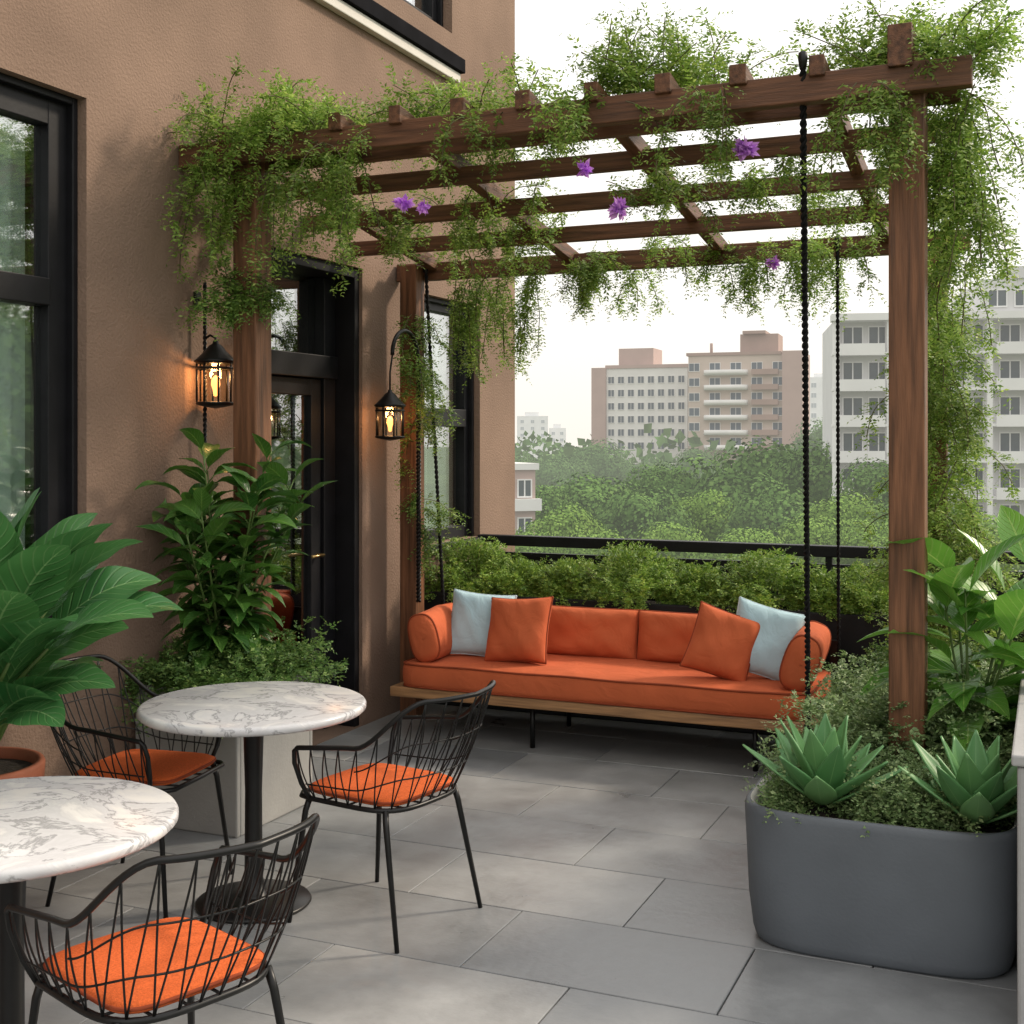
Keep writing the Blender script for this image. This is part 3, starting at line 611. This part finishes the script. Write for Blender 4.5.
# ================= CHAIRS =================
def chair():
    o=thing('wire_chair','x','chair',group='black wire chairs with orange seat pads')
    def path(s,R,cx,xf,sq):
        arc=PI*R/2; st_=xf-cx; tot=arc+st_; q=abs(s)*tot; sg=1 if s>=0 else -1
        if q<arc:
            a=q/R; c_,s_=math.cos(a),math.sin(a); k=(c_**sq+s_**sq)**(-1/sq) if a>0 else 1
            return Vector((cx-R*c_*k,sg*R*s_*k,0))
        return Vector((cx+(q-arc),sg*R,0))
    def zr(s):
        a=abs(s)
        if a<.30: return .81
        t=min(1,(a-.30)/.32); t=t*t*(3-2*t)
        return .81-.165*t-.03*max(0,(a-.62)/.38)
    def rimp(s):
        p=path(s,.275,-.02,.15,3.4); p.x-=.10*max(0,1-abs(s)*1.5)**.8 if abs(s)<.66 else 0; p.z=zr(s); return p
    def botp(s):
        p=path(s,.212,.0,.15,3.4); p.z=.43; return p
    def pt(s,t,sk=0):
        a=rimp(s);b_=botp(max(-1,min(1,s+sk))); p=b_.lerp(a,t); bow=math.sin(PI*t)*.012; n=Vector((p.x,p.y,0)); 
        if n.length>0: n.normalize()
        return p+n*bow
    bk=MB()
    N=21
    for i in range(N):
        s=-1+2*i/(N-1)
        for sk in (-.05,.05): bk.tube([pt(s,k/8,sk) for k in range(9)],.0026,5)
    for t_,lim in ((.30,.98),(.62,.60)):
        bk.tube([pt(-lim+2*lim*k/48,t_) for k in range(49)],.0028,5)
    bk.build('backrest',blackr,o,world=False)
    rm=MB(); pts=[rimp(-1+2*k/72) for k in range(73)]
    f0=[botp(-1),pt(-1,.3)+Vector((.01,0,0)),pt(-1,.7)+Vector((.018,0,0)),pts[0]+Vector((.014,0,-.012))]; f1=[botp(1),pt(1,.3)+Vector((.01,0,0)),pt(1,.7)+Vector((.018,0,0)),pts[-1]+Vector((.014,0,-.012))]
    rm.tube(f0+pts+f1[::-1],.0085,8); rm.build('rim',blackr,o,world=False)
    fr=MB(); ring=[botp(-1+2*k/48) for k in range(49)]+[Vector((.20,.20,.43)),Vector((.222,.17,.43)),Vector((.226,0,.43)),Vector((.222,-.17,.43)),Vector((.20,-.20,.43))]
    fr.tube(ring,.009,8,closed=True)
    for y in (-.12,-.04,.04,.12): fr.tube([(-.2,y,.428),(.22,y,.428)],.004,5)
    for x in (-.1,0,.1): fr.tube([(x,-.21,.426),(x,.21,.426)],.004,5)
    fr.build('seat_frame',blackr,o,world=False)
    for sx,sy in ((1,1),(1,-1),(-1,1),(-1,-1)):
        l=MB(); tx=.17 if sx>0 else -.16; bx_=.225 if sx>0 else -.245
        l.tube([(tx,sy*.19,.43),(tx+.012*sx,sy*.20,.38),(bx_,sy*.235,.0)],[.011,.0105,.008],8); l.build('leg',blackr,o,world=False)
    E=5.5
    cu=MB(); cu.lathe([(0,.438),(.185,.438),(.196,.441),(.204,.449),(.202,.459),(.190,.466),(.12,.471),(0,.472)],(.008,0,0),64,1.0,.97,E); cuo=cu.build('seat_cushion',orange2,o,world=False)
    p=MB(); p.tube([(.008+ .203*math.cos(a)*(abs(math.cos(a))**E+abs(math.sin(a))**E)**(-1/E),.197*math.sin(a)*(abs(math.cos(a))**E+abs(math.sin(a))**E)**(-1/E),.454) for a in [2*PI*k/64 for k in range(64)]],.005,6,closed=True)
    p.build('piping',orangep,cuo,world=False)
    return o
ch=chair()
spots=[((-3.05,3.68,0),8,'wire chair with orange pad behind the middle table, nearest the wall'),
       ((-2.13,3.82,0),170,'wire chair with orange pad to the right of the middle table'),
       ((-1.88,2.31,0),160,'wire chair with orange pad in the foreground, cut by the bottom edge')]
for i,(p,a,lb) in enumerate(spots):
    o=ch if i==0 else copy_tree(ch); o.location=p; o.rotation_euler=(0,0,R_(a)); o['label']=lb
# ================= LANTERNS =================
def lantern(c,sc,o):
    c=Vector(c); q=lambda pr:[(r*sc,z*sc) for r,z in pr]
    m=MB(); m.lathe(q([(0,.19),(.012,.188),(.014,.175),(.03,.165),(.05,.14),(.085,.105),(.098,.095),(.098,.088),(.07,.09),(0,.09)]),c,24); m.build('cap',blackr,o)
    m=MB()
    for k in range(8):
        a=2*PI*k/8; m.tube([(c.x+.085*sc*math.cos(a),c.y+.085*sc*math.sin(a),c.z+z*sc) for z in (-.1,0,.09)],.005,5)
    for z in (-.1,.06,.086): m.tube([(c.x+.086*sc*math.cos(2*PI*k/24),c.y+.086*sc*math.sin(2*PI*k/24),c.z+z*sc) for k in range(24)],.006,6,closed=True)
    m.build('cage',blackr,o)
    m=MB(); m.lathe(q([(.07,-.1),(.072,-.06),(.072,.06),(.06,.088)]),c,24); m.f=m.f[:-2]; m.s=m.s[:-2]; m.build('glass',lampglass,o)
    m=MB(); m.lathe(q([(0,-.125),(.03,-.12),(.088,-.108),(.09,-.098),(0,-.098)]),c,24); m.build('base',blackr,o)
    m=MB(); m.lathe(q([(0,-.07),(.010,-.065),(.013,-.04),(.021,-.015),(.019,.008),(.008,.025),(0,.03)]),c,16); m.build('bulb',bulbm,o)
    ld=bpy.data.lights.new('lantern_light','POINT'); ld.energy=6; ld.color=(1,.5,.2); ld.shadow_soft_size=.03
    lo=bpy.data.objects.new('lantern_light',ld); COL.objects.link(lo); lo.location=c+Vector((0,0,.02))-o.location; lo.parent=o
def twist(mb,a,b_,r=.006):
    a=Vector(a);b_=Vector(b_);n=int((b_-a).length/.006); t=(b_-a).normalized(); u=Vector((1,0,0)); u=(u-t*u.dot(t)).normalized(); v=t.cross(u)
    for s_ in (0,PI): mb.tube([a.lerp(b_,i/n)+(u*math.cos(i*.8+s_)+v*math.sin(i*.8+s_))*r*.7 for i in range(n+1)],r*.8,5)
o=thing('wall_lantern','lit black caged lantern mounted on the wall left of the door','lantern',(-3.6,4.66,1.93))
c=(-3.54,4.76,1.92)
m=MB(); twist(m,(-3.60,4.76,2.38),(-3.60,4.76,2.0),.007); twist(m,(-3.60,4.76,2.0),(-3.60,4.76,1.60),.007); m.tube([(-3.64,4.76,2.3),(-3.60,4.76,2.3)],.007,8); m.tube([(-3.60,4.76,2.12),(-3.57,4.76,2.135),(-3.54,4.76,2.12),(-3.54,4.76,2.09)],.006,8); m.build('bracket',blackr,o)
m=MB(); m.box(-3.652,-3.635,4.74,4.78,2.26,2.34); m.build('wall_plate',blackr,o,bevel=.003)
lantern(c,1.0,o)
o=thing('hook_lantern','lit black lantern hanging from a curved hook on the pergola post right of the door','lantern',(-3.43,6.5,0))
c=Vector((-3.43,6.22,1.76))
m=MB(); twist(m,(-3.41,6.53,.7),(-3.41,6.53,2.13),.011)
arc=[(-3.415,6.375+.155*math.cos(a),2.13+.15*math.sin(a)) for a in [PI*k/20 for k in range(21)]]
m.tube(arc,.012,8); m.tube([arc[-1],(-3.43,6.22,2.03),(-3.43,6.22,1.93)],.006,6); m.build('hook',blackr,o)
lantern(c,.92,o)
# ================= VINES =================
def vine(name,label,groups,mat,flowers=(),leaf=.028):
    off=None;LPs=[];LDs=[];LNs=[];LLs=[];sts=[]
    for (x0,x1,y0,y1,z0,z1,n,up,l0,l1,droop) in groups:
        st=np.stack([RNG.uniform(x0,x1,n),RNG.uniform(y0,y1,n),RNG.uniform(z0,z1,n)],1)
        d=rv(n)*.8; d[:,2]=up+RNG.normal(size=n)*.35
        LP,LD,LN,LL,Pt=foliage(st,d,RNG.uniform(l0,l1,n),droop=droop,K=11,side=3,sidelen=.12,leaf=leaf,k2=6)
        ok=(LP[:,0]>WX+.02); LPs.append(LP[ok]);LDs.append(LD[ok]);LNs.append(LN[ok]);LLs.append(LL[ok]); sts.append(Pt)
        if off is None: off=st.mean(0)
    o=thing(name,label,'vine',tuple(off))
    LL=np.concatenate(LLs)
    quads('foliage',mat,np.concatenate(LPs),np.concatenate(LDs),np.concatenate(LNs),LL,LL*.40,o,tuple(off))
    Pa=np.concatenate(sts,1); stems('stem',Pa,.0028,brownstem,o,tuple(off))
    for (px,py,yy,sc) in flowers:
        a=D(px); d_=yy/a[1]; p=np.array([a[0]*d_,yy,CH-(py-HZ)*d_/F_]); n=60
        dd=rv(n); dd[:,1]-=.6; dd[:,2]-=.1
        quads('flower',petal,np.repeat(p[None],n,0)+rv(n)*.012,dd,rv(n),RNG.uniform(.03,.048,n)*sc,.022*sc,o,tuple(off))
    return o
vine('climbing_vine','bushy vine heaped over the left end of the pergola above the wall lantern',[(-3.5,-2.9,4.6,4.95,2.93,3.05,52,.7,.18,.38,.55),(-3.5,-3.0,4.5,5.0,2.85,3.0,22,-.2,.2,.42,1.2),(-3.0,-2.82,4.52,4.62,2.9,2.95,10,-.3,.4,.6,1.3),(-3.5,-3.25,4.52,4.62,2.85,2.95,8,-.3,.3,.5,1.3)],vineleaf)
vine('climbing_vine','bright vine lying along the pergola roof between the building and the centre',[(-2.8,-1.95,4.75,5.6,2.97,3.05,54,1.0,.15,.32,.5),(-3.3,-2.5,5.6,6.6,2.75,2.9,24,.3,.2,.40,.8),(-2.7,-1.9,4.58,4.62,2.96,3.0,5,-.1,.12,.3,1.2),(-2.8,-1.8,5.2,6.4,2.78,2.88,14,-.1,.12,.28,1.2)],vineleaf,[(404,203,4.53,1.0),(424,207,4.56,.7),(585,169,4.53,.9)])
vine('climbing_vine','tall tufted vine rising above the centre of the front beam',[(-1.68,-1.2,4.7,5.2,2.98,3.05,44,1.3,.2,.40,.4),(-1.72,-1.5,4.56,4.62,2.93,2.98,5,-.2,.15,.35,1.2),(-1.3,-1.1,4.56,4.62,2.93,2.98,5,-.2,.2,.4,1.2),(-1.7,-.9,5.0,6.4,2.75,2.95,18,-.1,.12,.28,1.2)],vineleaf,[(744,149,4.50,1.25),(619,209,4.6,1.1)])
vine('climbing_vine','vine spilling over the right end of the pergola onto the front right post',[(-.72,-.52,4.7,5.0,2.97,3.05,20,.9,.18,.36,.55),(-.42,-.22,4.6,5.0,2.95,3.05,20,.6,.18,.36,.6),(-.40,-.24,4.7,5.2,2.8,2.98,24,-.3,.25,.55,1.2),(-.38,-.24,4.85,5.3,2.3,2.9,20,-.3,.25,.5,1.2),(-.64,-.52,4.54,4.62,2.85,2.95,8,-.2,.2,.4,1.2),(-.9,-.4,5.0,6.3,2.75,2.9,14,-.1,.15,.32,1.2)],vineleaf)
vine('hanging_vine','fringe of vine hanging below the rear beam against the sky',[(-2.6,-.95,6.55,6.75,2.6,2.70,48,-.1,.15,.34,1.2),(-3.25,-2.7,6.55,6.72,2.55,2.7,24,-.2,.3,.6,1.3)],vineleaf,[(773,263,6.5,1.0)])
vine('climbing_vine','long trailing vine climbing the rear right post down to the planter',[(-.66,-.36,6.2,6.68,1.9,2.6,36,-.2,.25,.5,1.2),(-.66,-.32,6.2,6.68,1.2,2.0,48,.0,.2,.42,1.0),(-.68,-.30,6.1,6.66,.55,1.2,62,.2,.2,.4,.9)],vineleaf)
vine('climbing_vine','small clump of vine hanging on the left front post above the lantern',[(-3.44,-3.24,4.6,4.68,2.25,2.40,15,.1,.10,.24,1.2)],vineleaf2)
vine('climbing_vine','thin vine trailing down the post between the door and the far window',[(-3.46,-3.32,6.5,6.56,1.8,2.5,14,-.2,.2,.4,1.2),(-3.42,-3.34,6.5,6.56,1.1,1.8,8,-.2,.12,.25,1.2)],vineleaf2)
# ================= BACKGROUND TREES =================
def crownmesh(seed,nc=30,per=340):
    r=np.random.default_rng(seed)
    d=r.normal(size=(nc,3)); d/=np.linalg.norm(d,axis=1,keepdims=True); d[:,2]=np.abs(d[:,2])*1.1-.25
    cc=d*r.uniform(.4,.66,(nc,1)); rad=r.uniform(.26,.44,nc)
    P=[];Dn=[]
    for i in range(nc):
        q=r.normal(size=(per,3)); q/=np.linalg.norm(q,axis=1,keepdims=True); P.append(cc[i]+q*rad[i]*r.uniform(.82,1.03,(per,1))*np.array([1,1,.85])); Dn.append(q)
    P=np.concatenate(P);Dn=np.concatenate(Dn); n=len(P)
    Nn=Dn+r.normal(size=(n,3))*.15; Dd=np.cross(Nn,r.normal(size=(n,3)))
    return P,Dd,Nn
def tree(x,y,top,rad,mat,label,group,seed,leaf=.25,rz=1.0):
    cz=top-rad*rz*.95
    o=thing('tree',label,'tree',(x,y,GZ),group=group)
    P,Dd,Nn=crownmesh(seed); P=P*np.array([rad,rad,rad*rz]); P[:,2]+=cz-GZ
    n=len(P); L=RNG.uniform(.6,1.3,n)*leaf*rad/4.5
    quads('crown',mat,P,Dd,Nn,L,L*.8,o)
    m=MB(); m.tube([(0,0,0),(.1,.05,(cz-GZ)*.5),(0,0,cz-GZ)],[.35,.27,.14],8)
    for k in range(5):
        a=k*1.25; m.tube([(0,0,(cz-GZ)*.75),(math.cos(a)*rad*.2,math.sin(a)*rad*.2,(cz-GZ)*.9),(math.cos(a)*rad*.35,math.sin(a)*rad*.35,cz-GZ)],[.14,.09,.04],6)
    m.build('trunk',bark,o,world=False)
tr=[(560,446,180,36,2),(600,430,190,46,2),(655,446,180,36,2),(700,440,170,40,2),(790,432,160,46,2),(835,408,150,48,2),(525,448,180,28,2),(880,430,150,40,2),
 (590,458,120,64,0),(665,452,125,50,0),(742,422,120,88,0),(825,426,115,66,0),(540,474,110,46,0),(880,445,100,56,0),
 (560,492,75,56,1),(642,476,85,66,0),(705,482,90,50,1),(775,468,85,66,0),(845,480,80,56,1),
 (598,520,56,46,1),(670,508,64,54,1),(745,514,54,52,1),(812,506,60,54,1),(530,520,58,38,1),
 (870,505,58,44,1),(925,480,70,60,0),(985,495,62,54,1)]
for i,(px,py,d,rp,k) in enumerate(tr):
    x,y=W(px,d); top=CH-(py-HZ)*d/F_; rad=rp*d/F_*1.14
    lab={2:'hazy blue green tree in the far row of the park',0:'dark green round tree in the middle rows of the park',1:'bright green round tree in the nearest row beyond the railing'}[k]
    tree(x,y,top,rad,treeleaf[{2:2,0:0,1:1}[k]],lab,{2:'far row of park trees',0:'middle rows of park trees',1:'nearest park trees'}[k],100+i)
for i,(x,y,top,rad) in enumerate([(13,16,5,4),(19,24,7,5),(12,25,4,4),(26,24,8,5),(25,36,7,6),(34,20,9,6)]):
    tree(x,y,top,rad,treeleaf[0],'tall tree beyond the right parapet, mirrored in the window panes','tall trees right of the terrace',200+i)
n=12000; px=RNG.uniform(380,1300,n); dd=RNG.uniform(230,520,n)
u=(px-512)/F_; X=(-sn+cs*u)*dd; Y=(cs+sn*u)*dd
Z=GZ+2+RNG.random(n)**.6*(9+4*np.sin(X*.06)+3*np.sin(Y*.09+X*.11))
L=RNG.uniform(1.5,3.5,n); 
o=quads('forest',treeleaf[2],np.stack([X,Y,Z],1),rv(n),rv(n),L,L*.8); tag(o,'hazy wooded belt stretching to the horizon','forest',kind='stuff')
# ================= BACKGROUND BUILDINGS =================
wall_haze_glow=(.88,.85,.80)
def far(name,col,es=.12): return M(name,col,.85,var=.06,vs=.3,emit=wall_haze_glow,es=es,spec=.1)  # distant surfaces glow slightly to paint in aerial haze
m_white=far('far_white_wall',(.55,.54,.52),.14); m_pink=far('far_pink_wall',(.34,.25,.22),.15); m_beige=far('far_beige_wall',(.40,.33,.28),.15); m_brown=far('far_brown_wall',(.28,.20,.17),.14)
m_win=far('far_window',(.08,.10,.12),.15); m_grey=far('mid_white_wall',(.52,.52,.52),.10); m_win2=M('mid_window',(.07,.09,.10),.25,var=.4,vs=.4,emit=wall_haze_glow,es=.09); m_slab=far('mid_slab',(.60,.60,.59),.12)  # mid window panes also carry the painted haze glow
m_haze=far('haze_wall',(.50,.51,.51),.30)  # strongest painted haze glow, for the most distant blocks
def place_building(name,label,px,d,extra=0):
    x,y=W(px,d); v=D(px); th=math.atan2(-v[0],v[1])+extra
    return thing(name,label,'building',(x,y,GZ),th)
def grid(o,wm,fm,xs,zs,w_,h_,y=0,two=True):
    me=None
    for z in zs:
        for x in xs:
            if me is None:
                m=MB(); m.box(-w_/2,w_/2,-.12,.02,-.12,0);m.box(-w_/2,w_/2,-.12,.02,h_,h_+.1);m.box(-w_/2-.1,-w_/2,-.12,.02,-.12,h_+.1);m.box(w_/2,w_/2+.1,-.12,.02,-.12,h_+.1);m.box(-.05,.05,-.1,.02,0,h_)
                f=m.build('window',fm,o,world=False); p=MB(); p.box(-w_/2,w_/2,-.05,-.02,0,h_); q=p.build('pane',wm,f,world=False); me=(f,q)
            else:
                f=me[0].copy(); COL.objects.link(f); q=me[1].copy(); COL.objects.link(q); q.parent=f
            f.location=(x,y,z)
H=lambda py,d:CH-(py-HZ)*d/F_-GZ
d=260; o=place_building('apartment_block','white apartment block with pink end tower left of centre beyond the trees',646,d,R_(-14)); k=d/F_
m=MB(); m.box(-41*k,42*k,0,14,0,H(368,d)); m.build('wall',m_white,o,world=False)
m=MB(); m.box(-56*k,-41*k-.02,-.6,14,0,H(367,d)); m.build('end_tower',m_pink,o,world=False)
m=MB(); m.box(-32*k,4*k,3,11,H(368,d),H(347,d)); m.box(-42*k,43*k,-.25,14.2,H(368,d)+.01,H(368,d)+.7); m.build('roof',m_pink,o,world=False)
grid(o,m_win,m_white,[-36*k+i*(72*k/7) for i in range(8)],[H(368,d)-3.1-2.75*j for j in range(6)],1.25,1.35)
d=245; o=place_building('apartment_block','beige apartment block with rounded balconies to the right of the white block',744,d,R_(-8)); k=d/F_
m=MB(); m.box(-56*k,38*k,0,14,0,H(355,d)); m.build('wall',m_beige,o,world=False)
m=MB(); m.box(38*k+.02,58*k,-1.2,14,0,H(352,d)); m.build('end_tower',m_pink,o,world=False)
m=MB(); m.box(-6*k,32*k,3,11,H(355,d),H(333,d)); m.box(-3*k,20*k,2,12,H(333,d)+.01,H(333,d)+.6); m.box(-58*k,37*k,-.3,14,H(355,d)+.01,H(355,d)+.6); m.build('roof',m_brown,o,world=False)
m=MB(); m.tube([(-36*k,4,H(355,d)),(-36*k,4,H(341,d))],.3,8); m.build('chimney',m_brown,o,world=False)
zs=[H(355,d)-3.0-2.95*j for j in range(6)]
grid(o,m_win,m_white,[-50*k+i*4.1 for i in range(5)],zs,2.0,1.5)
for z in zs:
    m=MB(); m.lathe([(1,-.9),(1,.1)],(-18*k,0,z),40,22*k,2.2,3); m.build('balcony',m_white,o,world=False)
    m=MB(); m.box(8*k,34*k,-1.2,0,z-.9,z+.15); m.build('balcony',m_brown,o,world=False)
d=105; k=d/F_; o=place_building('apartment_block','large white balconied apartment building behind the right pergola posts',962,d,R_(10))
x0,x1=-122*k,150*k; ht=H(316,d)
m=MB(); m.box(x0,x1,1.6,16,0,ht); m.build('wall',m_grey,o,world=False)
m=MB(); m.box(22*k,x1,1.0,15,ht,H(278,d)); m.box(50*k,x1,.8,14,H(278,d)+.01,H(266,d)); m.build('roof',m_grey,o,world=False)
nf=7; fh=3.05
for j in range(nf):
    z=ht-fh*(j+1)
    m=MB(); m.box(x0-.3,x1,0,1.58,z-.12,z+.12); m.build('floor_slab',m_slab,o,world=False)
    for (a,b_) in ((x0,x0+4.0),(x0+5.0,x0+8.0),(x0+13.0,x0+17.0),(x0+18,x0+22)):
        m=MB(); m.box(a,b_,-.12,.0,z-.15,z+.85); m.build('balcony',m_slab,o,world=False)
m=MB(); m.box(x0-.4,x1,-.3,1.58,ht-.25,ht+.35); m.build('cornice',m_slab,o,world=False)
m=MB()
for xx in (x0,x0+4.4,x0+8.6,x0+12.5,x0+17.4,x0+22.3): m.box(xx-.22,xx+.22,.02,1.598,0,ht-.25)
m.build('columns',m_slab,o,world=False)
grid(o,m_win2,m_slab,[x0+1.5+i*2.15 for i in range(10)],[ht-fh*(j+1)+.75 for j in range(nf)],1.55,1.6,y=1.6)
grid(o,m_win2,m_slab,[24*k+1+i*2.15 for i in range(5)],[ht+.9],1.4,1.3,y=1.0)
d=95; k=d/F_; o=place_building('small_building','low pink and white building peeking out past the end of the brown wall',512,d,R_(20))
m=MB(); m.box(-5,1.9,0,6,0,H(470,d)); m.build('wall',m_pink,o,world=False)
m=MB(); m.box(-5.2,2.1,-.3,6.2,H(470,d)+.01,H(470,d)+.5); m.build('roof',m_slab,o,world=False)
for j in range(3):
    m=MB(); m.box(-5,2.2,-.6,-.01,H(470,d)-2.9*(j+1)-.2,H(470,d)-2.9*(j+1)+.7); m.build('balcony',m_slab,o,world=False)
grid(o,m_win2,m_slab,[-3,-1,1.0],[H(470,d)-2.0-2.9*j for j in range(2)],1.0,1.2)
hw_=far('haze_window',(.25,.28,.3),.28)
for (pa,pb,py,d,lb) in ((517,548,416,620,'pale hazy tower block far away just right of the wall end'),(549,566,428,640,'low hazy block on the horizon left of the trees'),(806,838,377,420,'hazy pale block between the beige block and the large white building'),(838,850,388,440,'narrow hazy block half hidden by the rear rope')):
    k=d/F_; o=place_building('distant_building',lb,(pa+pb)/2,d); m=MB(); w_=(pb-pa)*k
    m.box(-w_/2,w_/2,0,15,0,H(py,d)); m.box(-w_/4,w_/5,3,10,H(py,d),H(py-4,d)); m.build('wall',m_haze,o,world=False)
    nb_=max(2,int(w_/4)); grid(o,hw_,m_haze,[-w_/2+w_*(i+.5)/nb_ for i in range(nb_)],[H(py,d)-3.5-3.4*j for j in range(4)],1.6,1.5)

# ================= LIGHT / WORLD / CAMERA =================
el,rot=R_(35),R_(46)
wd=bpy.data.worlds.new('World'); S.world=wd; wd.use_nodes=True; N=wd.node_tree.nodes; L=wd.node_tree.links
bg=N['Background']; sk=N.new('ShaderNodeTexSky'); sk.sky_type='NISHITA'; sk.sun_disc=False; sk.sun_elevation=el; sk.sun_rotation=rot; sk.dust_density=6; sk.air_density=1.0; sk.ozone_density=1
hs=N.new('ShaderNodeHueSaturation'); hs.inputs['Saturation'].default_value=.35; L.new(sk.outputs[0],hs.inputs['Color'])
tc=N.new('ShaderNodeTexCoord'); sp=N.new('ShaderNodeSeparateXYZ'); L.new(tc.outputs['Generated'],sp.inputs[0])
cr=N.new('ShaderNodeValToRGB'); L.new(sp.outputs['Z'],cr.inputs[0]); e=cr.color_ramp.elements
e[0].position=0.0; e[0].color=(.40,.375,.34,1); e[1].position=1.0; e[1].color=(.66,.65,.64,1)
x=e.new(.12); x.color=(.43,.415,.39,1); x=e.new(.35); x.color=(.52,.505,.485,1)
sc=N.new('ShaderNodeVectorMath'); sc.operation='SCALE'; sc.inputs['Scale'].default_value=20.5; L.new(cr.outputs[0],sc.inputs[0])
mx=N.new('ShaderNodeMix'); mx.data_type='RGBA'; mx.inputs[0].default_value=.85; L.new(hs.outputs[0],mx.inputs[6]); L.new(sc.outputs[0],mx.inputs[7]); L.new(mx.outputs[2],bg.inputs[0]); bg.inputs[1].default_value=.15
sd=Vector((math.sin(rot)*math.cos(el),math.cos(rot)*math.cos(el),math.sin(el)))
sl=bpy.data.lights.new('sun','SUN'); sl.energy=3.3; sl.angle=R_(7); sl.color=(1,.85,.67); so=bpy.data.objects.new('sun',sl); COL.objects.link(so); so.rotation_euler=sd.to_track_quat('Z','Y').to_euler(); so.location=(5,5,12)
cd=bpy.data.cameras.new('camera'); cam=bpy.data.objects.new('camera',cd); COL.objects.link(cam)
cam.location=(0,0,CH); cam.rotation_euler=(PI/2,0,YAW); cd.sensor_width=36; cd.lens=F_/1024*36; cd.shift_y=-(512-HZ)/1024; cd.clip_end=4000; cd.clip_start=.05
S.camera=cam
S.view_settings.view_transform='Standard'; S.view_settings.look='None'; S.view_settings.exposure=0; S.view_settings.gamma=1
